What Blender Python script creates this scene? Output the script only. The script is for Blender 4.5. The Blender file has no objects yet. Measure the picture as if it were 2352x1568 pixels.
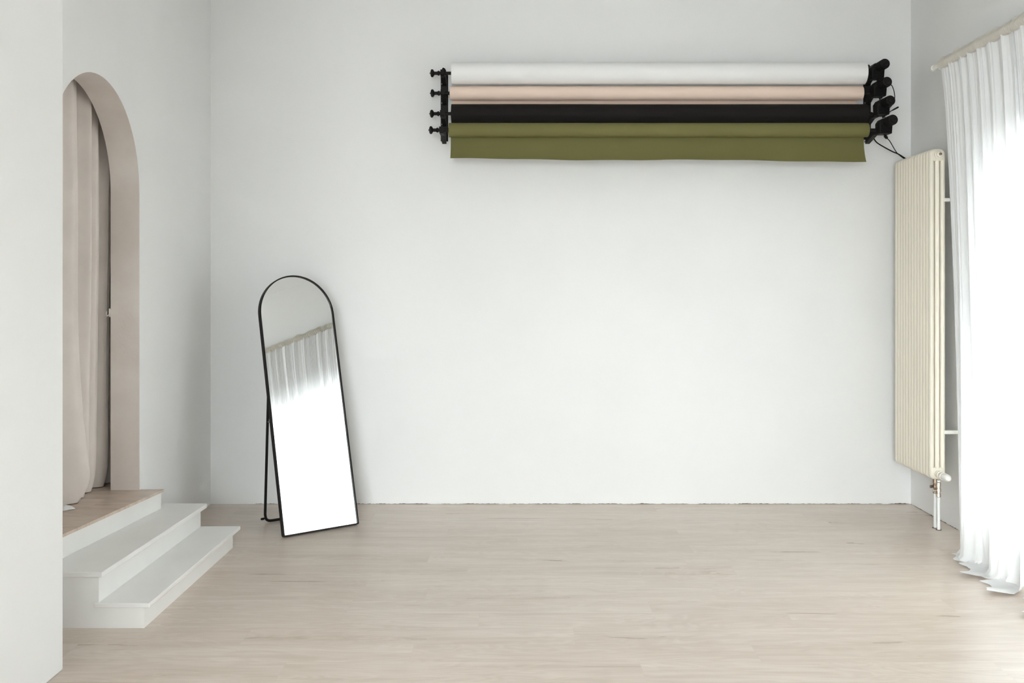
import bpy, bmesh, math, random
from mathutils import Vector, Matrix
from mathutils.noise import noise as pnoise
random.seed(7)
PI = math.pi
sc = bpy.context.scene
COL = sc.collection

# ------------------------------------------------------------------ materials
def srgb(r, g, b):
    def f(c):
        c /= 255.0
        return c / 12.92 if c <= 0.04045 else ((c + 0.055) / 1.055) ** 2.4
    return (f(r), f(g), f(b), 1.0)

def new_mat(name):
    m = bpy.data.materials.new(name)
    m.use_nodes = True
    nt = m.node_tree
    return m, nt, nt.nodes["Principled BSDF"]

def bump_noise(nt, bsdf, scale, strength, dist=0.01, detail=4.0, stretch=None):
    tc = nt.nodes.new("ShaderNodeTexCoord")
    nz = nt.nodes.new("ShaderNodeTexNoise")
    nz.inputs["Scale"].default_value = scale
    nz.inputs["Detail"].default_value = detail
    src = tc.outputs["Object"]
    if stretch:
        mp = nt.nodes.new("ShaderNodeMapping")
        mp.inputs["Scale"].default_value = stretch
        nt.links.new(src, mp.inputs["Vector"])
        src = mp.outputs["Vector"]
    nt.links.new(src, nz.inputs["Vector"])
    bp = nt.nodes.new("ShaderNodeBump")
    bp.inputs["Strength"].default_value = strength
    bp.inputs["Distance"].default_value = dist
    nt.links.new(nz.outputs["Fac"], bp.inputs["Height"])
    nt.links.new(bp.outputs["Normal"], bsdf.inputs["Normal"])
    return nz

def simple(name, col, rough=0.5, metal=0.0, spec=0.5, bump=None):
    m, nt, b = new_mat(name)
    b.inputs["Base Color"].default_value = col
    b.inputs["Roughness"].default_value = rough
    b.inputs["Metallic"].default_value = metal
    b.inputs["Specular IOR Level"].default_value = spec
    if bump:
        bump_noise(nt, b, *bump)
    return m

def mottled(name, c0, c1, scale, rough=0.8, spec=0.2, bump=None, detail=5.0, lo=0.35, hi=0.65):
    """two close colours mixed by a soft noise, as in plaster or paint"""
    m, nt, b = new_mat(name)
    tc = nt.nodes.new("ShaderNodeTexCoord")
    nz = nt.nodes.new("ShaderNodeTexNoise")
    nz.inputs["Scale"].default_value = scale
    nz.inputs["Detail"].default_value = detail
    cr = nt.nodes.new("ShaderNodeValToRGB")
    cr.color_ramp.elements[0].position = lo
    cr.color_ramp.elements[1].position = hi
    cr.color_ramp.elements[0].color = c0
    cr.color_ramp.elements[1].color = c1
    nt.links.new(tc.outputs["Object"], nz.inputs["Vector"])
    nt.links.new(nz.outputs["Fac"], cr.inputs["Fac"])
    nt.links.new(cr.outputs["Color"], b.inputs["Base Color"])
    b.inputs["Roughness"].default_value = rough
    b.inputs["Specular IOR Level"].default_value = spec
    if bump:
        bump_noise(nt, b, *bump)
    return m

M = {}
M['wall'] = mottled('wall_paint', (0.835, 0.832, 0.825, 1), (0.855, 0.852, 0.845, 1), 1.3, 0.75, 0.25, (55, 0.10, 0.004))
M['ceiling'] = simple('ceiling_paint', (0.82, 0.825, 0.82, 1), 0.85)
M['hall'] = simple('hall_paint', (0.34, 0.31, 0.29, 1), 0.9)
M['reveal'] = mottled('mottled_beige', srgb(216, 206, 199), srgb(234, 227, 221), 3.2, 0.85, 0.2, (38, 0.18, 0.006), 7.0, 0.3, 0.7)
M['step_white'] = mottled('step_paint', (0.825, 0.812, 0.79, 1), (0.85, 0.838, 0.815, 1), 4.0, 0.45, 0.4)
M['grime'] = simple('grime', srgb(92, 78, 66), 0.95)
M['black_metal'] = simple('black_metal', srgb(20, 16, 15), 0.55, 0.0, 0.25)
M['black_plastic'] = simple('black_plastic', srgb(17, 14, 13), 0.55, 0.0, 0.25)
M['black_dull'] = simple('black_rubber', srgb(13, 11, 11), 0.75, 0.0, 0.2)
M['steel'] = simple('dull_steel', srgb(150, 145, 138), 0.3, 1.0)
M['nickel'] = simple('nickel', srgb(205, 195, 180), 0.25, 1.0)
M['brass'] = simple('brown_brass', srgb(140, 121, 106), 0.4, 1.0)
M['rad'] = simple('cream_enamel', srgb(232, 225, 210), 0.32, 0.0, 0.5)
M['white_plastic'] = simple('white_plastic', srgb(235, 233, 226), 0.35)
M['pipe'] = simple('white_pipe', srgb(238, 238, 236), 0.3)
M['paper_white'] = simple('white_paper', srgb(240, 239, 238), 0.85, spec=0.2)
M['paper_peach'] = simple('peach_paper', srgb(233, 210, 194), 0.85, spec=0.2)
M['paper_black'] = simple('black_paper', srgb(28, 24, 23), 0.8, spec=0.2)
M['paper_green'] = simple('olive_paper', srgb(116, 112, 70), 0.85, spec=0.2, bump=(400, 0.06, 0.002))
M['core'] = simple('cardboard_core', srgb(170, 140, 110), 0.9)
M['window_frame'] = simple('window_frame_paint', (0.8, 0.8, 0.8, 1), 0.4)
M['drape'] = mottled('grey_drape', srgb(224, 216, 210), srgb(231, 223, 217), 6.0, 0.9, 0.15, (300, 0.12, 0.003), 3.0)
M['mirror'] = simple('mirror_glass', (0.93, 0.94, 0.935, 1), 0.0, 1.0)
M['cloth_scrap'] = simple('white_cloth', (0.8, 0.79, 0.77, 1), 0.9)

def make_floor(name, c_lo, c_mid, c_hi, rough, plank=(1.375, 0.1965), off=(0.0, 0.0), contrast=1.0):
    m, nt, b = new_mat(name)
    N, L = nt.nodes, nt.links
    tc = N.new("ShaderNodeTexCoord")
    mp = N.new("ShaderNodeMapping")
    mp.inputs["Location"].default_value = (off[0], off[1], 0)
    L.new(tc.outputs["Object"], mp.inputs["Vector"])
    br = N.new("ShaderNodeTexBrick")
    br.offset = 0.0; br.offset_frequency = 2
    br.inputs["Scale"].default_value = 1.0
    br.inputs["Brick Width"].default_value = plank[0]
    br.inputs["Row Height"].default_value = plank[1]
    br.inputs["Mortar Size"].default_value = 0.0008
    br.inputs["Mortar Smooth"].default_value = 0.2
    br.inputs["Bias"].default_value = 0.0
    br.inputs["Color1"].default_value = (0, 0, 0, 1)
    br.inputs["Color2"].default_value = (1, 1, 1, 1)
    br.inputs["Mortar"].default_value = (0.5, 0.5, 0.5, 1)
    sx = N.new("ShaderNodeSeparateXYZ"); L.new(mp.outputs["Vector"], sx.inputs[0])
    dv = N.new("ShaderNodeMath"); dv.operation = 'DIVIDE'; dv.inputs[1].default_value = plank[1]
    L.new(sx.outputs["Y"], dv.inputs[0])
    fl = N.new("ShaderNodeMath"); fl.operation = 'FLOOR'; L.new(dv.outputs[0], fl.inputs[0])
    wn = N.new("ShaderNodeTexWhiteNoise"); wn.noise_dimensions = '1D'; L.new(fl.outputs[0], wn.inputs["W"])
    sh = N.new("ShaderNodeMath"); sh.operation = 'MULTIPLY_ADD'; sh.inputs[1].default_value = plank[0]
    L.new(wn.outputs["Value"], sh.inputs[0]); L.new(sx.outputs["X"], sh.inputs[2])
    cx = N.new("ShaderNodeCombineXYZ"); L.new(sh.outputs[0], cx.inputs["X"]); L.new(sx.outputs["Y"], cx.inputs["Y"])
    L.new(cx.outputs[0], br.inputs["Vector"])
    # each plank slides the grain pattern
    ad = N.new("ShaderNodeVectorMath"); ad.operation = 'MULTIPLY_ADD'
    ad.inputs[1].default_value = (7.3, 3.1, 5.7)
    L.new(br.outputs["Color"], ad.inputs[0])
    L.new(mp.outputs["Vector"], ad.inputs[2])
    def stretched(sx, sy, scale, detail, dist):
        q = N.new("ShaderNodeMapping")
        q.inputs["Scale"].default_value = (sx, sy, 1)
        L.new(ad.outputs["Vector"], q.inputs["Vector"])
        z = N.new("ShaderNodeTexNoise")
        z.inputs["Scale"].default_value = scale
        z.inputs["Detail"].default_value = detail
        z.inputs["Distortion"].default_value = dist
        L.new(q.outputs["Vector"], z.inputs["Vector"])
        return z
    big = stretched(0.8, 7.0, 1.0, 5.0, 1.4)
    fine = stretched(2.6, 42.0, 1.0, 6.0, 0.9)
    cath = stretched(1.1, 5.5, 0.9, 2.0, 2.6)
    ring = N.new("ShaderNodeMath"); ring.operation = 'MULTIPLY'; ring.inputs[1].default_value = 46.0
    L.new(cath.outputs["Fac"], ring.inputs[0])
    sn = N.new("ShaderNodeMath"); sn.operation = 'SINE'
    L.new(ring.outputs[0], sn.inputs[0])
    def mad(a, k, c):
        n = N.new("ShaderNodeMath"); n.operation = 'MULTIPLY_ADD'
        L.new(a, n.inputs[0]); n.inputs[1].default_value = k
        if isinstance(c, float): n.inputs[2].default_value = c
        else: L.new(c, n.inputs[2])
        return n.outputs[0]
    v = mad(big.outputs["Fac"], 0.62 * contrast, 0.5 - 0.31 * contrast)
    v = mad(fine.outputs["Fac"], 0.34 * contrast, v)
    v = mad(sn.outputs[0], 0.05 * contrast, v)
    v = mad(br.outputs["Color"], 0.09 * contrast, v)
    v = mad(br.outputs["Fac"], -0.07, v)
    cr = N.new("ShaderNodeValToRGB")
    e = cr.color_ramp.elements
    e[0].position = 0.52; e[0].color = c_lo
    e[1].position = 0.98; e[1].color = c_hi
    k = cr.color_ramp.elements.new(0.70); k.color = c_mid
    L.new(v, cr.inputs["Fac"])
    # paint specks and dust
    vo = N.new("ShaderNodeTexVoronoi"); vo.inputs["Scale"].default_value = 3.4
    L.new(mp.outputs["Vector"], vo.inputs["Vector"])
    lt = N.new("ShaderNodeMath"); lt.operation = 'LESS_THAN'; lt.inputs[1].default_value = 0.012
    L.new(vo.outputs["Distance"], lt.inputs[0])
    mx = N.new("ShaderNodeMix"); mx.data_type = 'RGBA'
    L.new(lt.outputs[0], mx.inputs["Factor"])
    L.new(cr.outputs["Color"], mx.inputs["A"])
    mx.inputs["B"].default_value = srgb(225, 220, 212)
    L.new(mx.outputs["Result"], b.inputs["Base Color"])
    rr = mad(big.outputs["Fac"], 0.14, rough - 0.07)
    L.new(rr, b.inputs["Roughness"])
    b.inputs["Specular IOR Level"].default_value = 0.5
    bp = N.new("ShaderNodeBump"); bp.inputs["Strength"].default_value = 0.02; bp.inputs["Distance"].default_value = 0.0006
    L.new(v, bp.inputs["Height"]); L.new(bp.outputs["Normal"], b.inputs["Normal"])
    return m

M['floor'] = make_floor('pale_oak_laminate', srgb(195, 179, 164), srgb(206, 191, 178), srgb(222, 211, 199), 0.30, off=(-1.03 + 1.375 * 4, -4.67 + 0.1965 * 60))
M['landing'] = make_floor('brown_oak_laminate', srgb(182, 164, 149), srgb(206, 188, 173), srgb(222, 207, 193), 0.34, off=(0.4, 0.07))

def make_sheer(name, transp, col, transl):
    m = bpy.data.materials.new(name); m.use_nodes = True
    nt = m.node_tree; nt.nodes.clear()
    N, L = nt.nodes, nt.links
    out = N.new("ShaderNodeOutputMaterial")
    tr = N.new("ShaderNodeBsdfTransparent"); tr.inputs["Color"].default_value = (0.97, 0.985, 1, 1)
    tl = N.new("ShaderNodeBsdfTranslucent"); tl.inputs["Color"].default_value = col
    df = N.new("ShaderNodeBsdfDiffuse"); df.inputs["Color"].default_value = col
    m1 = N.new("ShaderNodeMixShader"); m1.inputs[0].default_value = transl
    L.new(df.outputs[0], m1.inputs[1]); L.new(tl.outputs[0], m1.inputs[2])
    # woven threads: slight variation of how open the weave is
    tc = N.new("ShaderNodeTexCoord"); mp = N.new("ShaderNodeMapping"); mp.inputs["Scale"].default_value = (40, 40, 6)
    nz = N.new("ShaderNodeTexNoise"); nz.inputs["Scale"].default_value = 1.0; nz.inputs["Detail"].default_value = 3
    L.new(tc.outputs["Object"], mp.inputs["Vector"]); L.new(mp.outputs["Vector"], nz.inputs["Vector"])
    ma = N.new("ShaderNodeMath"); ma.operation = 'MULTIPLY_ADD'; ma.inputs[1].default_value = 0.04; ma.inputs[2].default_value = transp - 0.02
    L.new(nz.outputs["Fac"], ma.inputs[0])
    m2 = N.new("ShaderNodeMixShader")
    L.new(ma.outputs[0], m2.inputs[0]); L.new(m1.outputs[0], m2.inputs[1]); L.new(tr.outputs[0], m2.inputs[2])
    L.new(m2.outputs[0], out.inputs["Surface"])
    return m
M['sheer'] = make_sheer('sheer_voile', 0.024, (0.88, 0.885, 0.89, 1), 0.17)
M['sheer_header'] = make_sheer('shaded_gathered_voile', 0.03, (0.78, 0.745, 0.68, 1), 0.3)  # doubled cloth; its beige tint also puts shade into the colour

def make_glass():
    m = bpy.data.materials.new('window_glass'); m.use_nodes = True
    nt = m.node_tree; nt.nodes.clear(); N, L = nt.nodes, nt.links
    out = N.new("ShaderNodeOutputMaterial")
    tr = N.new("ShaderNodeBsdfTransparent"); tr.inputs["Color"].default_value = (0.95, 0.97, 0.96, 1)
    gl = N.new("ShaderNodeBsdfGlossy"); gl.inputs["Roughness"].default_value = 0.02
    fr = N.new("ShaderNodeFresnel"); fr.inputs["IOR"].default_value = 1.45
    mx = N.new("ShaderNodeMixShader")
    L.new(fr.outputs[0], mx.inputs[0]); L.new(tr.outputs[0], mx.inputs[1]); L.new(gl.outputs[0], mx.inputs[2])
    L.new(mx.outputs[0], out.inputs["Surface"])
    return m
M['glass'] = make_glass()

# ------------------------------------------------------------------ object helpers
def link_obj(name, me, parent=None):
    o = bpy.data.objects.new(name, me)
    COL.objects.link(o)
    if parent is not None:
        o.parent = parent
    return o

def obj(name, bm, mat, parent=None, smooth=False, bevel=0.0, recalc=True, seg=2):
    if recalc:
        bmesh.ops.recalc_face_normals(bm, faces=bm.faces)
    me = bpy.data.meshes.new(name)
    bm.to_mesh(me); bm.free()
    for mm in (mat if isinstance(mat, (list, tuple)) else [mat]):
        me.materials.append(mm)
    o = link_obj(name, me, parent)
    if smooth:
        for p in me.polygons:
            p.use_smooth = True
        try:
            me.set_sharp_from_angle(angle=math.radians(40))
        except Exception:
            pass
    if bevel > 0:
        bv = o.modifiers.new("bevel", 'BEVEL')
        bv.width = bevel; bv.segments = seg; bv.limit_method = 'ANGLE'; bv.angle_limit = math.radians(40)
    return o

def thing(name, label, cat, loc, group=None):
    o = bpy.data.objects.new(name, None)
    COL.objects.link(o)
    o.location = loc; o.empty_display_size = 0.1
    o['label'] = label; o['category'] = cat
    if group: o['group'] = group
    return o

def tag(o, label, cat, group=None):
    o['label'] = label; o['category'] = cat
    if group: o['group'] = group
    return o

def struct(o):
    o['kind'] = 'structure'
    return o

def copy_tree(o, parent=None):
    c = o.copy(); COL.objects.link(c)
    if parent is not None: c.parent = parent
    for ch in list(o.children):
        copy_tree(ch, c)
    return c

def add_box(bm, x0, x1, y0, y1, z0, z1):
    v = [bm.verts.new(p) for p in ((x0,y0,z0),(x1,y0,z0),(x1,y1,z0),(x0,y1,z0),(x0,y0,z1),(x1,y0,z1),(x1,y1,z1),(x0,y1,z1))]
    for f in ((0,1,2,3),(4,5,6,7),(0,1,5,4),(1,2,6,5),(2,3,7,6),(3,0,4,7)):
        bm.faces.new([v[i] for i in f])
    return bm

def box(x0, x1, y0, y1, z0, z1):
    return add_box(bmesh.new(), x0, x1, y0, y1, z0, z1)

def add_prism(bm, pts, extrude):
    """closed polygon of 3d points swept by a vector"""
    e = Vector(extrude)
    a = [bm.verts.new(p) for p in pts]
    b = [bm.verts.new(Vector(p) + e) for p in pts]
    n = len(pts)
    bm.faces.new(a); bm.faces.new(b)
    for i in range(n):
        bm.faces.new((a[i], a[(i+1) % n], b[(i+1) % n], b[i]))
    return bm

def frames(path):
    path = [Vector(p) for p in path]
    T = []
    for i in range(len(path)):
        a = path[max(i-1, 0)]; b = path[min(i+1, len(path)-1)]
        T.append((b - a).normalized())
    up = Vector((0, 0, 1)) if abs(T[0].z) < 0.9 else Vector((1, 0, 0))
    n = (up - T[0] * up.dot(T[0])).normalized()
    out = []
    for i in range(len(path)):
        n = (n - T[i] * n.dot(T[i]))
        n.normalize()
        out.append((path[i], n.copy(), T[i].cross(n)))
    return out

def add_tube(bm, path, r, seg=12, closed=False, caps=True):
    """round tube along a path; r a number or one per point"""
    fr = frames(path)
    rings = []
    for i, (p, n, b) in enumerate(fr):
        rr = r[i] if isinstance(r, (list, tuple)) else r
        rings.append([bm.verts.new(p + n * (rr * math.cos(2*PI*k/seg)) + b * (rr * math.sin(2*PI*k/seg))) for k in range(seg)])
    m = len(rings)
    for i in range(m if closed else m - 1):
        A, B = rings[i], rings[(i+1) % m]
        for k in range(seg):
            bm.faces.new((A[k], A[(k+1) % seg], B[(k+1) % seg], B[k]))
    if caps and not closed:
        bm.faces.new(rings[0]); bm.faces.new(rings[-1])
    return bm

def lathe(prof, origin, axis, seg=24):
    """profile of (distance along axis, radius)"""
    bm = bmesh.new()
    ax = Vector(axis).normalized(); o = Vector(origin)
    up = Vector((0, 0, 1)) if abs(ax.z) < 0.9 else Vector((1, 0, 0))
    n = (up - ax * up.dot(ax)).normalized(); b = ax.cross(n)
    rings = [[bm.verts.new(o + ax*d + n*(r*math.cos(2*PI*k/seg)) + b*(r*math.sin(2*PI*k/seg))) for k in range(seg)] for d, r in prof]
    for A, B in zip(rings, rings[1:]):
        for k in range(seg):
            bm.faces.new((A[k], A[(k+1) % seg], B[(k+1) % seg], B[k]))
    bm.faces.new(rings[0]); bm.faces.new(rings[-1])
    return bm

def smooth_path(pts, n=8):
    """Catmull-Rom through the points"""
    P = [Vector(p) for p in pts]
    P = [P[0]*2 - P[1]] + P + [P[-1]*2 - P[-2]]
    out = []
    for i in range(1, len(P)-2):
        for k in range(n):
            t = k / n
            a, b, c, d = P[i-1], P[i], P[i+1], P[i+2]
            out.append(0.5*((2*b) + (c-a)*t + (2*a-5*b+4*c-d)*t*t + (3*b-a-3*c+d)*t**3))
    out.append(P[-2])
    return out

def grid_mesh(nu, nv, fn):
    bm = bmesh.new()
    V = [[bm.verts.new(fn(i/nu, j/nv)) for j in range(nv+1)] for i in range(nu+1)]
    for i in range(nu):
        for j in range(nv):
            bm.faces.new((V[i][j], V[i+1][j], V[i+1][j+1], V[i][j+1]))
    return bm

# ------------------------------------------------------------------ camera (x right, y into the room, z up)
F = 2290.0; CX = 1191.0; CY = 662.0; EYE = 1.456
cam = bpy.data.cameras.new("camera")
cam.sensor_width = 36.0
cam.lens = F / 2352.0 * 36.0
cam.shift_x = -(CX - 1176.0) / 2352.0
cam.shift_y = -(784.0 - CY) / 2352.0
cam.clip_start = 0.05
co = bpy.data.objects.new("camera", cam); COL.objects.link(co)
co.location = (0, 0, EYE); co.rotation_euler = (PI/2, 0, 0)
sc.camera = co

# ------------------------------------------------------------------ the room
XR, XL, XN, YB, YF, ZC = 2.65, -2.08, -1.74, 6.735, -2.6, 3.44
YP = 3.81                         # where the near left wall ends
ARX = XL - 0.158                  # back face of the arched wall
struct(obj('floor', box(-3.4, XR + 0.3, YF - 0.2, YB + 0.2, -0.12, 0.0), M['floor']))
struct(obj('ceiling', box(-3.4, XR + 0.3, YF - 0.2, YB + 0.2, ZC, ZC + 0.15), M['ceiling']))
struct(obj('wall_back', box(-3.4, XR + 0.3, YB, YB + 0.2, 0, ZC), M['wall']))
FX0, FX1, FZ0, FZ1 = -1.45, 0.55, 0.12, 2.95
bm = bmesh.new()
add_box(bm, -3.4, FX0, YF - 0.2, YF, 0, ZC); add_box(bm, FX1, XR + 0.3, YF - 0.2, YF, 0, ZC)
add_box(bm, FX0, FX1, YF - 0.2, YF, 0, FZ0); add_box(bm, FX0, FX1, YF - 0.2, YF, FZ1, ZC)
struct(obj('wall_front', bm, M['wall']))
bm = bmesh.new()          # near left wall outline, with an unseen pilaster added to shade the steps
add_prism(bm, [(-3.4, YF, 0), (XN, YF, 0), (XN, 1.70, 0), (-1.21, 1.70, 0), (-1.21, 2.20, 0), (XN, 2.20, 0), (XN, YP, 0), (-3.4, YP, 0)], (0, 0, ZC))
struct(obj('wall_near', bm, M['wall'], bevel=0.006))

# left wall with the arched opening, its reveal in a mottled beige
AY, AZ, AR, LZ = 4.94, 1.985, 0.53, 0.35
def arch_profile(n=36):
    pts = [(AY - AR, LZ), (AY - AR, AZ - 0.02)]
    pts += [(AY - AR*math.cos(PI*k/n), AZ + AR*math.sin(PI*k/n)) for k in range(n+1)]
    pts += [(AY + AR, AZ - 0.02), (AY + AR, LZ)]
    return pts
def arched_wall():
    bm = bmesh.new()
    ap = arch_profile()
    for x, flip in ((XL, 0), (ARX, 1)):
        def q(*p):
            vs = [bm.verts.new((x, a, b)) for a, b in p]
            bm.faces.new(vs[::-1] if flip else vs)
        q((YP, 0), (AY-AR, 0), (AY-AR, ZC), (YP, ZC))
        q((AY+AR, 0), (YB, 0), (YB, ZC), (AY+AR, ZC))
        q((AY-AR, 0), (AY+AR, 0), (AY+AR, LZ), (AY-AR, LZ))
        inner = ap[2:-2]
        for (a, b), (c, d) in zip(inner, inner[1:]):
            q((a, b), (c, d), (c, ZC), (a, ZC))
    bmesh.ops.remove_doubles(bm, verts=bm.verts, dist=1e-5)
    rv = []
    for (a, b), (c, d) in zip(ap, ap[1:]):
        f = bm.faces.new([bm.verts.new(p) for p in ((XL, a, b), (XL, c, d), (ARX, c, d), (ARX, a, b))])
        f.material_index = 1; f.smooth = abs(a - c) > 1e-6
        rv += list(f.verts)
    bmesh.ops.remove_doubles(bm, verts=rv, dist=1e-5)
    return bm
struct(obj('wall_left', arched_wall(), [M['wall'], M['reveal']], recalc=False))
# the dim hall behind the arch
bm = bmesh.new()
add_box(bm, -3.4, -3.3, YP, YB, 0, ZC)
add_box(bm, -3.3, ARX, YP, YP + 0.06, 0, ZC)
add_box(bm, -3.3, ARX, YB - 0.06, YB, 0, ZC)
struct(obj('wall_hall', bm, M['hall']))
struct(obj('ceiling_hall', box(-3.3, ARX - 0.001, YP + 0.06, YB - 0.06, 2.9, 2.95), M['hall']))
# landing floor running through the arch
def landing():
    bm = bmesh.new()
    pts = [(-3.3, YP+0.07), (ARX, YP+0.07), (ARX, AY-AR), (XL, AY-AR), (XL, 4.262), (-2.068, 4.262), (-2.049, 4.50), (-1.955, 5.495), (XL, 5.49), (XL, AY+AR), (ARX, AY+AR), (ARX, YB-0.07), (-3.3, YB-0.07)]
    add_prism(bm, [(x, y, LZ) for x, y in pts], (0, 0, -0.014))
    return bm
struct(obj('floor_landing', landing(), M['landing']))

# right wall: tall window, plus an unseen one added to brighten the left
WT = 0.26
WIN = [(3.35, 5.38, 0.26, 2.22), (1.05, 1.95, 0.95, 1.90)]
bm = bmesh.new()
for a, b in ((YF, 1.05), (1.95, 3.35), (5.38, YB)):
    add_box(bm, XR, XR + WT, a, b, 0, ZC)
for a, b, WZ0, WZ1 in WIN:
    add_box(bm, XR, XR + WT, a, b, WZ1, ZC)
    add_box(bm, XR, XR + WT, a, b, 0, WZ0)
bmesh.ops.remove_doubles(bm, verts=bm.verts, dist=1e-6)
struct(obj('wall_right', bm, M['wall']))
for i, (a, b, WZ0, WZ1) in enumerate(WIN):
    w = struct(bpy.data.objects.new('window_%d' % (i+1), None)); COL.objects.link(w)  # the second is the unseen window added for light
    w.location = (0, 0, 0)
    fr = bmesh.new()
    x0, x1 = XR + 0.14, XR + 0.20
    add_box(fr, x0, x1, a, a+0.06, WZ0, WZ1); add_box(fr, x0, x1, b-0.06, b, WZ0, WZ1)
    add_box(fr, x0, x1, a+0.06, b-0.06, WZ0, WZ0+0.07); add_box(fr, x0, x1, a+0.06, b-0.06, WZ1-0.06, WZ1)
    mid = (a+b)/2
    add_box(fr, x0, x1, mid-0.045, mid+0.045, WZ0+0.07, WZ1-0.06)
    obj('window_frame', fr, M['window_frame'], w)
    for p, q in ((a+0.06, mid-0.045), (mid+0.045, b-0.06)):
        obj('pane', box(XR+0.165, XR+0.171, p, q, WZ0+0.07, WZ1-0.06), M['glass'], w)

w = struct(bpy.data.objects.new('window_3', None)); COL.objects.link(w)
fr = bmesh.new()
y0, y1 = YF - 0.15, YF - 0.09
cuts = [FX0, (2*FX0+FX1)/3, (FX0+2*FX1)/3, FX1]
add_box(fr, FX0, FX1, y0, y1, FZ0, FZ0+0.06); add_box(fr, FX0, FX1, y0, y1, FZ1-0.06, FZ1)
for i, c in enumerate(cuts):
    a, b = (c, c+0.06) if i == 0 else (c-0.06, c) if i == 3 else (c-0.04, c+0.04)
    add_box(fr, a, b, y0, y1, FZ0+0.06, FZ1-0.06)
obj('window_frame', fr, M['window_frame'], w)
for a, b in zip(cuts, cuts[1:]):
    obj('pane', box(a+0.04, b-0.04, y0+0.025, y0+0.031, FZ0+0.06, FZ1-0.06), M['glass'], w)

# grime in the open joint between floor and walls
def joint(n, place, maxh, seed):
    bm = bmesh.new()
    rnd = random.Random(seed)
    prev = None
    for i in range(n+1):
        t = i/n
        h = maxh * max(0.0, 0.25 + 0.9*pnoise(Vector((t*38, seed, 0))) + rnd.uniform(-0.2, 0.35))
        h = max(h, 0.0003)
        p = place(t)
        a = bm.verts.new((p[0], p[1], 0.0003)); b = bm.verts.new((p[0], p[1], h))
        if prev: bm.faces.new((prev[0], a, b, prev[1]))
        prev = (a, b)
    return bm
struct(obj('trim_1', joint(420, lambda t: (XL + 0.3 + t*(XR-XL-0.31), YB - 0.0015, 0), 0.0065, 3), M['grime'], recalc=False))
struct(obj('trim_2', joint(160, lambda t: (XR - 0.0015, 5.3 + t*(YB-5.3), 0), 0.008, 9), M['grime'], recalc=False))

# ------------------------------------------------------------------ steps
st = thing('steps', 'low white two-tread steps leading up to the brown landing at the archway', 'steps', (-1.85, 4.95, 0))
def rel(bm, o):
    bmesh.ops.translate(bm, verts=bm.verts, vec=-Vector(o.location))
    return bm
Y0, Y1 = 4.275, 5.60
obj('side_panel', rel(add_prism(bmesh.new(), [(-2.075, Y0, 0), (-1.622, Y0, 0), (-1.622, Y0, 0.0888), (-1.817, Y0, 0.0888), (-1.817, Y0, 0.2188), (-2.075, Y0, 0.219)], (0, 0.018, 0)), st), M['step_white'], st)
obj('side_panel', rel(add_prism(bmesh.new(), [(-2.075, Y1-0.018, 0), (-1.622, Y1-0.018, 0), (-1.622, Y1-0.018, 0.0888), (-1.817, Y1-0.018, 0.0888), (-1.817, Y1-0.018, 0.2188), (-2.075, Y1-0.018, 0.219)], (0, 0.018, 0)), st), M['step_white'], st)
obj('riser', rel(box(-1.622, -1.605, Y0, Y1, 0, 0.0888), st), M['step_white'], st)
obj('riser', rel(box(-1.817, -1.80, Y0, Y1+0.045, 0.1088, 0.2188), st), M['step_white'], st)
obj('riser', rel(add_prism(bmesh.new(), [(-2.066, 4.268, 0.242), (-2.049, 4.50, 0.242), (-1.972, 5.50, 0.242), (-2.0, 5.50, 0.242), (-2.076, 4.50, 0.242), (-2.076, 4.268, 0.242)], (0, 0, 0.0935)), st), M['step_white'], st)
def tread(pts, z0, z1):
    return rel(add_prism(bmesh.new(), [(x, y, z0) for x, y in pts], (0, 0, z1 - z0)), st)
obj('tread', tread([(-1.8172, 4.267), (-1.580, 4.267), (-1.577, 5.656), (-1.8172, 5.65)], 0.089, 0.1085), M['step_white'], st, bevel=0.003)
obj('tread', tread([(-2.077, 4.267), (-1.782, 4.267), (-1.757, 5.62), (-1.76, 5.635), (-2.077, 5.635)], 0.219, 0.2415), M['step_white'], st, bevel=0.003)

# ------------------------------------------------------------------ drape in the archway
VAL = [4.20, 4.36, 4.53, 4.72, 4.88, 5.025, 5.19, 5.345, 5.48, 5.625, 5.76]
def fold_phase(y):
    for k in range(len(VAL)-1):
        if y < VAL[k+1]:
            return k + (y - VAL[k])/(VAL[k+1]-VAL[k])
    return len(VAL) - 1.0
def drape_fn(u, v):
    y = 4.30 + u * 1.40
    z = 2.78 - v*(2.78 - LZ - 0.004)
    low = max(0.0, (v - 0.45)/0.55)
    k = fold_phase(y + 0.02*math.sin(v*3.1) * math.sin(y*7))
    s_ = abs(math.sin(PI*k))
    amp = 0.130 + 0.012*math.sin(y*17.0)
    x = -2.400 + amp*(s_**0.62)*(1 - 0.15*low)
    x += 0.006*math.sin(2*PI*k*3 + v*2)*(1-low)
    # one fold swings out into the opening near the floor, with a slack kink at the hem
    g = math.exp(-((y - 5.12 - 0.03*low)/0.075)**2)
    x += g * 0.12*low**2.2
    if v > 0.93:
        q = (v - 0.93)/0.07
        x -= 0.06*q*q*(0.5 + g) + 0.006*math.sin(y*45)*q
    y += 0.012*math.cos(PI*k)*(1 - low*0.3)
    return Vector((x + 2.33, y - 4.95, z - LZ))
dr = thing('archway_curtain', 'long taupe grey fabric curtain hanging in folds inside the archway', 'curtain', (-2.33, 4.95, LZ))
obj('curtain_panel', grid_mesh(260, 60, drape_fn), M['drape'], dr, smooth=True, recalc=False)
obj('curtain_rail', lathe([(0, 0.014), (1.45, 0.014)], (0.0, -0.72, 2.445), (0, 1, 0), 12), M['black_metal'], dr, smooth=True)
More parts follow.
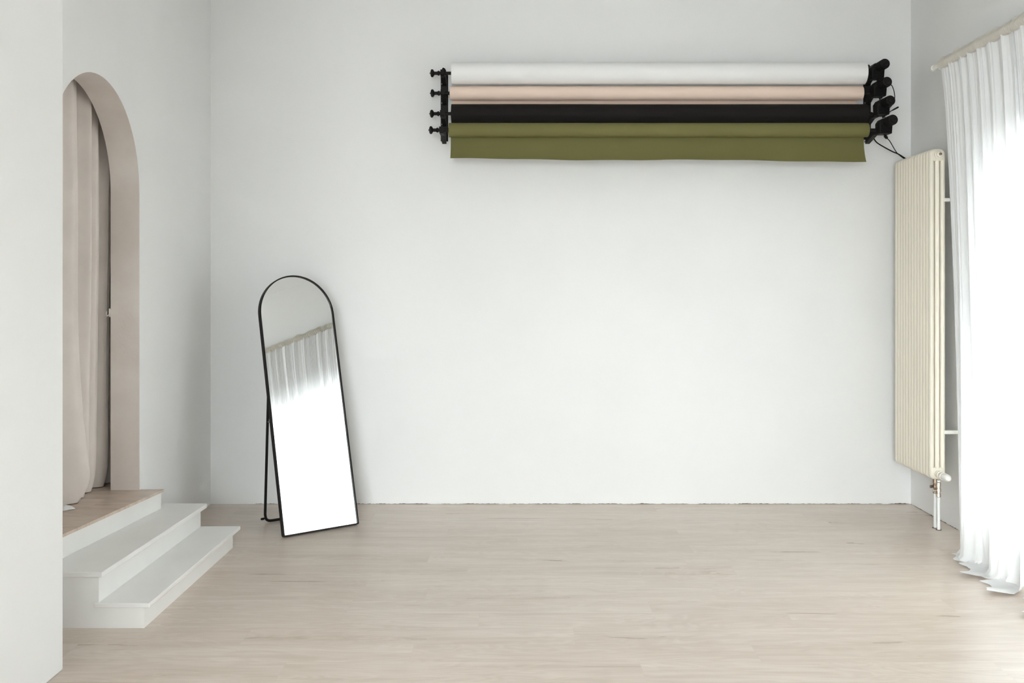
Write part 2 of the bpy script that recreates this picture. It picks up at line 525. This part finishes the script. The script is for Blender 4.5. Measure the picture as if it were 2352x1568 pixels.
# little hook on the inner edge of the jamb
hk = box(ARX - 0.005, ARX - 0.0005, 5.458, 5.4695, 1.300, 1.345)
add_tube(hk, smooth_path([(ARX - 0.004, 5.464, 1.312), (ARX - 0.016, 5.462, 1.306), (ARX - 0.021, 5.461, 1.318), (ARX - 0.019, 5.461, 1.330)], 5), 0.0035, 8)
tag(obj('wall_hook', hk, M['reveal'], smooth=True), 'tiny pale hook on the inner edge of the arch beside the curtain', 'hook')
# scrap of white cloth at the near wall
def scrap_fn(u, v):
    a = 2*PI*u; r = 0.034*v*(1 + 0.25*math.sin(3*a))
    return Vector((r*math.cos(a)*1.25, r*math.sin(a)*0.9, 0.022*(1 - v**2) + 0.004*math.sin(5*a)*v*(1-v) + 0.002))
so = obj('cloth_scrap', grid_mesh(24, 6, scrap_fn), M['cloth_scrap'], smooth=True, recalc=False)
so.location = (-2.27, 4.985, LZ)
tag(so, 'small white crumpled cloth lying on the brown landing by the wall edge', 'cloth')

# ------------------------------------------------------------------ leaning mirror
YAW, LEAN, MW, ML = math.radians(39.6), math.radians(13.75), 0.504, 1.576
mi = thing('standing_mirror', 'tall arched mirror in a thin black frame leaning back on its stand', 'mirror', (-1.376, 5.822, 0.0))
mi.rotation_euler = (0, 0, YAW)
# local frame: x along the foot of the mirror, y away from the viewer, z up
cl, sl = math.cos(LEAN), math.sin(LEAN)
def mp(u, t, d=0.0):     # u across, t up the glass, d behind the face
    return Vector((u, t*sl + d*cl, t*cl - d*sl + 0.004))
r0 = MW/2
outline = []
outline = [(0.008, 0.0), (MW-0.008, 0.0), (MW-0.0023, 0.0023), (MW, 0.008)]
outline += [(MW, (ML-r0)*k/6) for k in range(1, 6)]
outline += [(r0 + r0*math.cos(PI*k/48), ML - r0 + r0*math.sin(PI*k/48)) for k in range(49)]
outline += [(0.0, (ML-r0)*k/6) for k in range(5, 0, -1)]
outline += [(0.0, 0.008), (0.0023, 0.0023)]
def inset(pts, d):
    out = []
    n = len(pts)
    for i in range(n):
        a = Vector(pts[i-1]); b = Vector(pts[i]); c = Vector(pts[(i+1) % n])
        t = ((b-a).normalized() + (c-b).normalized()).normalized()
        nrm = Vector((-t.y, t.x))
        out.append(tuple(b + nrm*d))
    return out
def ring_bar(o_pts, i_pts, d0, d1):
    bm = bmesh.new(); n = len(o_pts)
    R = [[bm.verts.new(mp(u, t, d)) for u, t in pts] for pts, d in ((o_pts, d0), (i_pts, d0), (i_pts, d1), (o_pts, d1))]
    for a in range(4):
        A, B = R[a], R[(a+1) % 4]
        for i in range(n):
            bm.faces.new((A[i], A[(i+1) % n], B[(i+1) % n], B[i]))
    return bm
inn = inset(outline, 0.0078)
obj('frame', ring_bar(outline, inn, -0.012, 0.016), M['black_metal'], mi)
gl_in = inset(outline, 0.0068)
bm = bmesh.new()
add_prism(bm, [mp(u, t, -0.004) for u, t in gl_in], mp(0, 0, 0.005) - mp(0, 0, 0))
obj('mirror_glass', bm, M['mirror'], mi)
bm = bmesh.new()
add_prism(bm, [mp(u, t, 0.004) for u, t in inset(outline, 0.0078)], mp(0, 0, 0.006) - mp(0, 0, 0))
obj('back_board', bm, M['black_dull'], mi)
# U shaped stand of round tube
A0, D0 = 0.078, 0.40
def hinge(u): return mp(u, 1.06, 0.022)
pl = [hinge(0.045), Vector((A0, D0, 0.055)), Vector((A0 + 0.008, D0 + 0.004, 0.028)), Vector((A0 + 0.026, D0 + 0.006, 0.013)), Vector((A0 + 0.055, D0 + 0.007, 0.0095))]
pr = [Vector((MW - p.x, p.y, p.z)) for p in pl][::-1]
leg_path = [pl[0].lerp(pl[1], k/10) for k in range(10)] + smooth_path(pl[1:], 5) + smooth_path(pr[:-1], 5) + [pr[-2].lerp(pr[-1], k/10) for k in range(1, 11)]
stand = obj('stand', add_tube(bmesh.new(), leg_path, 0.0085, 10), M['black_metal'], mi, smooth=True)
for u in (0.045, MW - 0.045):
    h = hinge(u)
    obj('hinge', box(h.x - 0.012, h.x + 0.012, h.y - 0.008, h.y + 0.012, h.z - 0.015, h.z + 0.015), M['black_metal'], mi, bevel=0.003)
for s in (0, 1):
    f = 0.60
    a = pl[1].lerp(pl[0], f)
    ux = a.x if s == 0 else MW - a.x
    b = mp(ux, a.z/cl + 0.012, 0.016)
    obj('brace', add_tube(bmesh.new(), [Vector((ux, a.y, a.z)), Vector((ux, b.y, a.z + 0.004))], 0.004, 8), M['steel'], mi, smooth=True)
for s in (0, 1):
    x = A0 - 0.012 if s == 0 else MW - A0 + 0.012
    obj('rubber_foot', lathe([(0, 0.004), (0.004, 0.007), (0.020, 0.007), (0.024, 0.003)], (x - (0.016 if s == 0 else -0.016), D0, 0.03), (1 if s == 0 else -1, 0, 0.0), 10), M['black_dull'], stand, smooth=True)

# ------------------------------------------------------------------ backdrop rolls
def roll_mesh(x0, x1, yc, zc, r, step=False, seg=64):
    """paper cylinder with a slight hand-wound taper, open ring ends round a core"""
    bm = bmesh.new()
    n = 48; rings = []
    for i in range(n+1):
        t = i/n; x = x0 + (x1-x0)*t
        rr = r * (1 + 0.006*math.sin(t*9.0))
        a0 = -0.45 + 0.05*math.sin(t*14) if t < 0.34 else -0.52
        ring = []
        for k in range(seg):
            a = 2*PI*k/seg
            q = rr
            if step:
                d = (a - a0) % (2*PI)
                q = rr + 0.0032*math.exp(-d*0.9)*(1.0 if t < 0.34 else 0.4)
            ring.append(bm.verts.new((x, yc - q*math.cos(a), zc + q*math.sin(a))))
        rings.append(ring)
    for A, B in zip(rings, rings[1:]):
        for k in range(seg):
            bm.faces.new((A[k], A[(k+1) % seg], B[(k+1) % seg], B[k]))
    for R, x, s in ((rings[0], x0, 1), (rings[-1], x1, -1)):
        ci = [bm.verts.new((x, yc - 0.028*math.cos(2*PI*k/seg), zc + 0.028*math.sin(2*PI*k/seg))) for k in range(seg)]
        cd = [bm.verts.new((x + s*0.05, v.co.y, v.co.z)) for v in ci]
        for k in range(seg):
            bm.faces.new((R[k], R[(k+1) % seg], ci[(k+1) % seg], ci[k]))
            bm.faces.new((ci[k], ci[(k+1) % seg], cd[(k+1) % seg], cd[k]))
        bm.faces.new(cd)
    return bm
XB0, XB1 = -0.50, 2.352           # the two wall brackets
rows = [  # z, y, radius, x0, x1, material, name
    (2.874, 6.575, 0.0720, -0.440, 2.283, 'paper_white', 'thick white paper backdrop roll, topmost of the four on the wall'),
    (2.745, 6.590, 0.0455, -0.452, 2.270, 'paper_peach', 'pale peach paper backdrop roll just below the thick white one'),
    (2.602, 6.545, 0.0610, -0.440, 2.280, 'paper_black', 'black paper backdrop roll between the peach and olive green ones'),
    (2.484, 6.480, 0.0460, -0.452, 2.268, 'paper_green', 'olive green paper backdrop roll, lowest one with its sheet hanging'),
]
rolls = []
for i, (z, y, r, x0, x1, mk, lab) in enumerate(rows):
    t = thing('backdrop_roll', lab, 'backdrop roll', ((x0+x1)/2, y, z), 'paper backdrop rolls on the wall brackets')
    rolls.append(t)
    obj('paper_roll', rel(roll_mesh(x0, x1, y, z, r, step=(i == 2)), t), M[mk], t, smooth=True)
    # expanding core plugs, shaft ends and the hand knob at the left
    obj('shaft', rel(lathe([(0, 0.011), (x0 + 0.03 - XB0 + 0.055, 0.011)], (XB0 - 0.055, y, z), (1, 0, 0), 14), t), M['black_metal'], t, smooth=True)
    obj('shaft', rel(lathe([(0, 0.011), (XB1 - 0.03 - x1 + 0.03, 0.011)], (x1 - 0.03, y, z), (1, 0, 0), 14), t), M['black_metal'], t, smooth=True)
    kx = XB0 - 0.052
    obj('knob', rel(lathe([(0, 0.004), (0.004, 0.004), (0.006, 0.016), (0.010, 0.024), (0.016, 0.0265), (0.022, 0.025), (0.027, 0.018), (0.031, 0.011), (0.050, 0.011), (0.056, 0.016), (0.064, 0.016), (0.066, 0.011)], (kx - 0.034, y, z), (1, 0, 0), 20), t), M['black_plastic'], t, smooth=True)
    obj('core_plug', rel(lathe([(0, 0.018), (0.004, 0.027), (0.03, 0.027)], (x0 - 0.004, y, z), (1, 0, 0), 20), t), M['black_plastic'], t, smooth=True)
# hanging sheets
def sheet_fn(x0, x1, ytop, ztop, zl, zr, curl, slant=0.0):
    def f(u, v):
        zb = zl + (zr - zl)*u + 0.0035*math.sin(u*11 + 1) + 0.0015*math.sin(u*37)
        L = ztop - zb
        c = curl*(v**2.6)
        y = ytop - c + 0.004*math.sin(u*8)*v
        z = ztop - L*v
        x = x0 + (x1-x0)*u
        return Vector((x, y, z))
    return f
t = rolls[3]
o = obj('hanging_sheet', rel(grid_mesh(60, 24, sheet_fn(-0.443, 2.259, 6.526, 2.484, 2.297, 2.280, 0.055)), t), M['paper_green'], t, smooth=True, recalc=False)
t = rolls[1]
obj('hanging_sheet', rel(grid_mesh(40, 8, sheet_fn(-0.441, 2.251, 6.6355, 2.745, 2.585, 2.585, -0.01)), t), M['paper_peach'], t, smooth=True, recalc=False)

# brackets: wall plate with four forward arms that end in hooks
def bracket(x, z0, z1, lab, side):
    t = thing('wall_bracket', lab, 'bracket', (x, YB, (z0+z1)/2), 'black brackets carrying the backdrop rolls')
    obj('wall_plate', rel(box(x-0.025, x+0.025, YB-0.012, YB-0.0005, z0, z1), t), M['black_metal'], t, bevel=0.003)
    for i, (z, y, r, *_ ) in enumerate(rows):
        bm = bmesh.new()
        yq = YB - 0.012 + (y - YB)*0.55
        pts = [(x-0.014, YB-0.012, z-0.055), (x-0.014, YB-0.012, z+0.012), (x-0.014, y+0.022, z+0.012), (x-0.014, y+0.014, z-0.001)]
        for k in range(1, 8):
            a = PI*k/8
            pts.append((x-0.014, y + 0.0135*math.cos(a), z - 0.0135*math.sin(a)))
        pts += [(x-0.014, y-0.014, z+0.016), (x-0.014, y-0.024, z+0.020), (x-0.014, y-0.028, z-0.010), (x-0.014, y-0.005, z-0.021), (x-0.014, yq, z-0.021)]
        add_prism(bm, pts, (0.028, 0, 0))
        obj('roller_arm', rel(bm, t), M['black_metal'], t)
        for dz in (-0.04, ):
            obj('screw', rel(lathe([(0, 0.006), (0.003, 0.005)], (x+0.014*0 - 0.015, YB-0.012, z+dz), (0, -1, 0), 10), t), M['steel'], t, smooth=True)
    # curled tip on top of the plate
    tip = smooth_path([(x, YB-0.008, z1-0.01), (x+0.004, YB-0.02, z1+0.012), (x+0.002, YB-0.035, z1+0.028), (x-0.006, YB-0.05, z1+0.032)], 5)
    obj('hook_tip', rel(add_tube(bmesh.new(), tip, 0.009, 10), t), M['black_metal'], t, smooth=True)
bracket(XB0, 2.447, 2.895, 'black metal wall bracket at the left ends of the paper rolls', 0)
bracket(2.352, 2.459, 2.915, 'black metal wall bracket at the right ends, behind the motors', 1)

# motors: gear box with a round motor pointing out into the room
mlabels = ['black roller motor at the right end of the white roll, highest of four',
           'black roller motor at the right end of the peach roll',
           'black roller motor at the right end of the black roll',
           'black roller motor at the right end of the olive roll, lowest of four']
def motor_parts(t):
    bm = bmesh.new()
    # box with a chamfered upper left corner
    pts = [(-0.040, -0.045, -0.052), (0.038, -0.045, -0.052), (0.042, -0.045, 0.0), (0.042, -0.045, 0.030), (0.010, -0.045, 0.052), (-0.026, -0.045, 0.044), (-0.042, -0.045, 0.020)]
    add_prism(bm, pts, (0, 0.085, 0))
    obj('gear_box', bm, M['black_plastic'], t, bevel=0.004)
    obj('box_cover', box(-0.034, 0.034, -0.052, -0.0455, -0.046, 0.002), M['black_dull'], t, bevel=0.003)
    obj('motor_can', lathe([(0, 0.033), (0.10, 0.033), (0.106, 0.030)], (0.010, -0.03, 0.022), (0, -1, 0), 28), M['black_dull'], t, smooth=True)
    obj('end_cap', lathe([(0, 0.0305), (0.004, 0.029), (0.004, 0.017), (0.009, 0.015), (0.009, 0.007), (0.006, 0.006)], (0.010, -0.136, 0.022), (0, -1, 0), 28), M['black_plastic'], t, smooth=True)
    obj('cable_gland', lathe([(0, 0.007), (0.012, 0.006), (0.016, 0.004)], (0.012, 0.0, -0.052), (0, 0, -1), 10), M['black_plastic'], t, smooth=True)
mpos = [(2.352, 6.56, 2.882), (2.366, 6.56, 2.765), (2.372, 6.52, 2.637), (2.364, 6.455, 2.503)]
m0 = thing('roller_motor', mlabels[0], 'motor', mpos[0], 'motors at the right ends of the backdrop rolls')
motor_parts(m0)
for i in range(1, 4):
    c = copy_tree(m0); c.location = mpos[i]; c['label'] = mlabels[i]

# cables; the helper turns a spot seen from the doorway plus its depth into a place in the room
def at(px, py, y):
    return Vector(((px - CX)*y/F, y, EYE + (CY - py)*y/F))
def cable(name, label, pts, r=0.0028, group='cables of the roller motors'):
    P = [at(*p) for p in pts]
    o = Vector(P[0])
    t = bpy.data.objects
    bm = add_tube(bmesh.new(), smooth_path([p - o for p in P], 7), r, 8)
    ob = obj(name, bm, M['black_dull'], smooth=True)
    ob.location = o
    return tag(ob, label, 'cable', group)
cable('motor_cable', 'black cable bowing out right between the second and third motors', [(2040,192,6.44),(2048,196,6.44),(2053,208,6.45),(2055,222,6.45),(2053,235,6.46),(2044,247,6.48)])
cb = cable('motor_cable', 'black cable with a thick straight tip between third and fourth motors', [(2008,258,6.60),(2013,265,6.52),(2022,267,6.46),(2033,265,6.42),(2042,258,6.40),(2051,252,6.39)])
a, b = at(2049,253.5,6.39), at(2064,245.5,6.38)
obj('cable_tip', add_tube(bmesh.new(), [a - cb.location, a.lerp(b, .3) - cb.location, a.lerp(b, .85) - cb.location, b - cb.location], [0.0035, 0.005, 0.0055, 0.004], 8), M['black_plastic'], cb, smooth=True)
cable('motor_cable', 'short black lead from the top motor down to the second motor', [(2020,180,6.53),(2019,184,6.53),(2021,188,6.53),(2024,192,6.54)])
cable('motor_cable', 'short black lead from the second motor down to the third motor', [(2026,221,6.52),(2025,226,6.52),(2028,231,6.51),(2031,236,6.51)])
cable('motor_cable', 'short black lead from the third motor down to the fourth motor', [(2032,263,6.49),(2032,268,6.48),(2034,273,6.46),(2038,277,6.45)])
cable('power_cable', 'thicker black power cable sagging from right bracket to behind the radiator', [(2002,309,6.66),(2007,318,6.65),(2015,328,6.64),(2033,339,6.64),(2050,348,6.65),(2064,354,6.66),(2080,364,6.67)], 0.0042)
cb = cable('power_cable', 'thin black power cable with inline plug below the lowest motor', [(2037,317,6.45),(2043,323,6.47),(2049,333,6.50),(2056,345,6.54),(2061,352,6.58),(2068,358,6.62),(2076,364,6.65)], 0.0028)
a, b = at(2029.5,308.5,6.44), at(2038,318,6.45)
obj('plug', add_tube(bmesh.new(), [a - cb.location, a.lerp(b, .25) - cb.location, a.lerp(b, .35) - cb.location, a.lerp(b, .85) - cb.location, b - cb.location], [0.0035, 0.004, 0.010, 0.010, 0.005], 10), M['black_plastic'], cb, smooth=True)

# ------------------------------------------------------------------ radiator
RX0, RX1, RY0, RY1, RZ0, RZ1 = 2.481, 2.577, 6.005, 6.59, 0.303, 2.298
ra = thing('radiator', 'tall cream column radiator on the right wall in the corner', 'radiator', ((RX0+RX1)/2, (RY0+RY1)/2, RZ0))
NS = 13; pitch = (RY1 - RY0)/NS
def section_mesh():
    bm = bmesh.new()
    w = (RX1-RX0)/2; H = RZ1-RZ0; d = 0.0154
    def prof(ins, up):
        rr = 0.030 - ins; pts = []
        zo = (H - ins) if up > 0 else ins
        zi = (H - 0.075 + ins*0.6) if up > 0 else (0.075 - ins*0.6)
        for k in range(7):
            a = PI/2*k/6
            pts.append((w - ins - rr + rr*math.cos(a), zo - up*(rr - rr*math.sin(a))))
        for k in range(7):
            a = PI/2 + PI/2*k/6
            pts.append((-w + ins + rr + rr*math.cos(a), zo - up*(rr - rr*math.sin(a))))
        return pts + [(-w + ins, zi), (w - ins, zi)]
    for up in (-1, 1):
        rings = []
        for k in range(-5, 6):
            t = PI/2*k/5
            rings.append([bm.verts.new((x, d*math.sin(t), z)) for x, z in prof(0.0145*(1 - math.cos(t)), up)])
        for A, B in zip(rings, rings[1:]):
            n = len(A)
            for q in range(n):
                bm.faces.new((A[q], A[(q+1) % n], B[(q+1) % n], B[q]))
        bm.faces.new(rings[0]); bm.faces.new(rings[-1])
    for x in (-w + 0.0150, 0.0, w - 0.0150):
        add_tube(bm, [(x, 0, 0.03), (x, 0, 0.07), (x, 0, H-0.07), (x, 0, H-0.03)], 0.0150, 18, caps=False)
    return bm
s0 = None
for i in range(NS):
    y = RY0 + pitch*(i+0.5) - ra.location.y
    if s0 is None:
        s0 = obj('section', section_mesh(), M['rad'], ra, smooth=True); c = s0
    else:
        c = s0.copy(); COL.objects.link(c); c.parent = ra
    c.location = (0, y, 0)
cxr = (RX0+RX1)/2
for z in (RZ0 + 0.037, RZ1 - 0.037):
    obj('header_pipe', rel(lathe([(0, 0.020), (RY1-RY0-0.02, 0.020)], (cxr, RY0+0.01, z), (0, 1, 0), 20), ra), M['rad'], ra, smooth=True)
pz = RZ1 - 0.036
pg = obj('plug', rel(lathe([(0, 0.022), (0.006, 0.022), (0.008, 0.017), (0.020, 0.017), (0.024, 0.012)], (cxr, RY0+0.002, pz), (0, -1, 0), 24), ra), M['rad'], ra, smooth=True)
obj('vent_screw', rel(lathe([(0, 0.008), (0.006, 0.008), (0.007, 0.005)], (cxr+0.002, RY0-0.022, pz), (0, -1, 0), 16), ra), M['brass'], pg, smooth=True)
# far end plug
obj('plug', rel(lathe([(0, 0.022), (0.012, 0.020)], (cxr, RY1-0.002, pz), (0, 1, 0), 20), ra), M['rad'], ra, smooth=True)
vz = RZ0 + 0.034
va = obj('valve_body', rel(lathe([(0, 0.022), (0.008, 0.022), (0.009, 0.016), (0.018, 0.016), (0.019, 0.023), (0.034, 0.023), (0.035, 0.018), (0.044, 0.018)], (cxr, RY0+0.002, vz), (0, -1, 0), 24), ra), M['rad'], ra, smooth=True)
obj('thermostat_head', rel(lathe([(0, 0.019), (0.010, 0.022), (0.030, 0.0235), (0.031, 0.021), (0.060, 0.021), (0.061, 0.0235), (0.085, 0.0225), (0.098, 0.017), (0.102, 0.010)], (cxr, RY0-0.042, vz), (0, -1, 0), 28), ra), M['white_plastic'], va, smooth=True)
px = 2.533
for k, (py, mk, zt, lab) in enumerate(((6.062, 'brass', 0.275, 'brown brass compression fitting'), (6.012, 'nickel', 0.262, 'shiny nickel fitting'))):
    obj('pipe', rel(lathe([(0, 0.0092), (0.30, 0.0092)], (px, py, 0.0), (0, 0, 1), 18), ra), M['pipe'], ra, smooth=True)
    v = obj('valve', rel(lathe([(0, 0.010), (0.004, 0.014), (0.022, 0.014), (0.024, 0.011), (0.034, 0.011), (0.036, 0.0155), (0.052, 0.0155), (0.054, 0.012), (0.062, 0.012), (0.064, 0.0145), (0.088, 0.0145), (0.092, 0.010)], (px, py, zt - 0.065), (0, 0, 1), 8), ra), M[mk], ra)
    v['label'] = lab
    obj('valve_knob', rel(lathe([(0, 0.006), (0.010, 0.006), (0.011, 0.009), (0.022, 0.009)], (px - 0.008, py, zt - 0.024), (-1, 0, 0), 12), ra), M[mk], v, smooth=True)
    obj('floor_collar', rel(lathe([(0, 0.017), (0.002, 0.0165)], (px, py, 0.0005), (0, 0, 1), 18), ra), M['grime'], ra)
for z in (1.990, 0.588):
    obj('mounting_bracket', rel(box(RX1-0.012, XR-0.0005, 6.012, 6.035, z-0.011, z+0.011), ra), M['white_plastic'], ra, bevel=0.002)
    obj('mounting_bracket', rel(box(RX1-0.012, XR-0.0005, 6.52, 6.543, z-0.011, z+0.011), ra), M['white_plastic'], ra, bevel=0.002)

# ------------------------------------------------------------------ curtain rod and sheers
CXR, CZ = 2.50, 2.782
rod = thing('curtain_rod', 'long white curtain rod above the tall window on the right wall', 'curtain rod', (CXR, 4.6, CZ))
obj('rod', rel(lathe([(0, 0.0125), (2.75, 0.0125)], (CXR, 3.25, CZ), (0, 1, 0), 18), rod), M['white_plastic'], rod, smooth=True)
obj('finial', rel(lathe([(0, 0.0125), (0.003, 0.017), (0.020, 0.018), (0.026, 0.015), (0.030, 0.008)], (CXR, 6.00, CZ), (0, 1, 0), 20), rod), M['white_plastic'], rod, smooth=True)
for y in (3.3, 5.45):
    obj('rod_bracket', rel(box(CXR-0.008, XR-0.0005, y-0.01, y+0.01, CZ-0.02, CZ-0.0125), rod), M['white_plastic'], rod)

def make_sheer_panel(i, yt0, yt1, yb0, yb1, label, nf, seed):
    yc = (yt0+yt1)/2
    t = thing('sheer_curtain', label, 'curtain', (CXR, yc, 0.0), 'sheer curtains on the window rod')
    rn = random.Random(seed)
    o3 = [rn.uniform(0, 6.28) for _ in range(6)]
    # gathered heading round the rod
    W = abs(yt1-yt0)
    nh = int(W*620)
    def head(u, v):
        y = yt0 + (yt1-yt0)*u
        ph = 2*PI*u*W*72 + 2.2*math.sin(u*W*31+o3[0]) + 1.4*math.sin(u*W*77+o3[1])
        n1 = pnoise(Vector((y*22, seed*3.1, v*3)))
        a = 2*PI*v
        ruff = 0.0036*math.sin(ph) * (0.6 + 0.8*abs(n1))
        r = 0.020 + ruff + 0.004*n1
        x = r*math.cos(a); z = r*math.sin(a)
        if math.sin(a) > 0.4:   # frill standing over the rod
            k = (math.sin(a) - 0.4)/0.6
            z += k*(0.006 + 0.014*(0.5+pnoise(Vector((y*15, seed, 7)))) + 0.005*math.sin(ph+1.0))
            x *= 1 - 0.7*k
            x += 0.006*k*math.sin(ph*1.0)
        if math.sin(a) < -0.3:
            z -= 0.010*(-math.sin(a)-0.3)
        return Vector((x, y - yc, CZ + z))
    obj('heading', grid_mesh(nh, 20, head), M['sheer_header'], t, smooth=True, recalc=False)
    ztop = CZ - 0.018
    def folds(u, v):
        w = u + 0.018*math.sin(u*9+o3[2]) + 0.010*math.sin(u*23+o3[3])
        big = math.sin(2*PI*nf*w + o3[4] + 0.5*v*math.sin(u*7+o3[5]))
        mid = math.sin(2*PI*nf*2.3*w + o3[1] + v)
        fine = math.sin(2*PI*nf*5.1*w + o3[0])
        return big, mid, fine
    def panel(u, v):
        big, mid, fine = folds(u, v)
        def sst(a, b, t):
            t = min(1, max(0, (t-a)/(b-a))); return t*t*(3-2*t)
        pud = 0.035 + 0.085*sst(0.26, 0.32, u)*(1-sst(0.60, 0.64, u)) + 0.11*sst(0.68, 0.73, u) + 0.012*math.sin(u*19+seed)
        s = v*(ztop + pud)
        vv = min(1.0, s/ztop)
        e = vv**0.8
        y = (yt0 + (yt1-yt0)*u)*(1-e) + (yb0 + (yb1-yb0)*u)*e
        # a slight belly: the near edge hangs straight and kicks out low
        x = 0.0 - 0.085*vv**1.3
        A = 0.010 + 0.024*vv
        ed = min(1.0, u/0.09)
        A *= ed
        lo = vv**4
        x += A*(big*(1-lo) + lo*1.3*math.sin(2*PI*2.3*u + o3[2])) + ed*(1-0.8*lo)*((0.005 + 0.006*vv)*mid + 0.0035*(1-0.7*vv)*fine)
        y += ed*(1-lo)*(0.006 + 0.012*vv)*math.cos(2*PI*nf*u + o3[4])
        R = 0.035
        z = ztop - s
        if z < R:      # bend out over the floor
            q = (R - z)/R
            if q < PI/2:
                x -= R*(1-math.cos(q)); z = R*(1-math.sin(q))
            else:
                x -= R + (q-PI/2)*R; z = 0.0
            y += 0.006*math.sin(u*9+o3[2])*min(1, q*0.4)
            z = max(z, 0) + 0.006 + 0.006*max(0, q-1)*(0.5+0.5*math.sin(u*17+o3[3]))
        return Vector((x, y - yc, z))
    obj('panel', grid_mesh(300, 90, panel), M['sheer'], t, smooth=True, recalc=False)
    return t
sheers = [(5.905, 5.05, 5.45, 4.72, 'sheer white curtain next to the radiator, its hem on the floor'),
          (5.04, 4.26, 4.69, 4.05, 'sheer white curtain at the right edge, nearer than the one by radiator'),
          (4.25, 3.40, 4.06, 3.32, 'sheer white curtain seen in the mirror, further along the window')]
for i, (a, b, c, d, lab) in enumerate(sheers):
    make_sheer_panel(i, a, b, c, d, lab, 7 + (i % 2), 3 + i*2)

# ------------------------------------------------------------------ daylight
w = bpy.data.worlds.new("world"); sc.world = w; w.use_nodes = True
nt = w.node_tree; nt.nodes.clear()
out = nt.nodes.new("ShaderNodeOutputWorld")
bg = nt.nodes.new("ShaderNodeBackground")
tc = nt.nodes.new("ShaderNodeTexCoord")
sep = nt.nodes.new("ShaderNodeSeparateXYZ")
cr = nt.nodes.new("ShaderNodeValToRGB")
cr.color_ramp.elements[0].position = 0.44; cr.color_ramp.elements[0].color = (0.40, 0.41, 0.42, 1)
cr.color_ramp.elements[1].position = 0.56; cr.color_ramp.elements[1].color = (0.93, 0.965, 1.0, 1)
mr = nt.nodes.new("ShaderNodeMath"); mr.operation = 'MULTIPLY_ADD'; mr.inputs[1].default_value = 0.5; mr.inputs[2].default_value = 0.5
nt.links.new(tc.outputs["Generated"], sep.inputs[0])
nt.links.new(sep.outputs["Z"], mr.inputs[0]); nt.links.new(mr.outputs[0], cr.inputs["Fac"])
nt.links.new(cr.outputs["Color"], bg.inputs["Color"])
bg.inputs["Strength"].default_value = 35.0
nt.links.new(bg.outputs[0], out.inputs["Surface"])
for a, b, WZ0, WZ1 in WIN:
    l = bpy.data.lights.new("window_portal", 'AREA'); l.shape = 'RECTANGLE'
    l.size = WZ1-WZ0; l.size_y = b-a
    l.cycles.is_portal = True
    o = bpy.data.objects.new("window_portal", l); COL.objects.link(o)
    o.location = (XR + WT - 0.01, (a+b)/2, (WZ0+WZ1)/2)
    o.rotation_euler = (0, PI/2, 0)

l = bpy.data.lights.new("window_portal", 'AREA'); l.shape = 'RECTANGLE'
l.size = FX1-FX0; l.size_y = FZ1-FZ0; l.cycles.is_portal = True
o = bpy.data.objects.new("window_portal", l); COL.objects.link(o)
o.location = ((FX0+FX1)/2, YF-0.19, (FZ0+FZ1)/2); o.rotation_euler = (PI/2, 0, 0)

sc.view_settings.view_transform = 'Standard'
sc.view_settings.look = 'None'
sc.view_settings.exposure = 0.24
sc.view_settings.gamma = 1.0
sc.view_settings.use_curve_mapping = False
sc.cycles.max_bounces = 8
sc.cycles.diffuse_bounces = 5
sc.cycles.glossy_bounces = 5
sc.cycles.transparent_max_bounces = 8
sc.cycles.use_denoising = True
sc.cycles.use_adaptive_sampling = True
sc.cycles.adaptive_threshold = 0.16
sc.cycles.adaptive_min_samples = 24
sc.cycles.caustics_reflective = False
sc.cycles.caustics_refractive = False
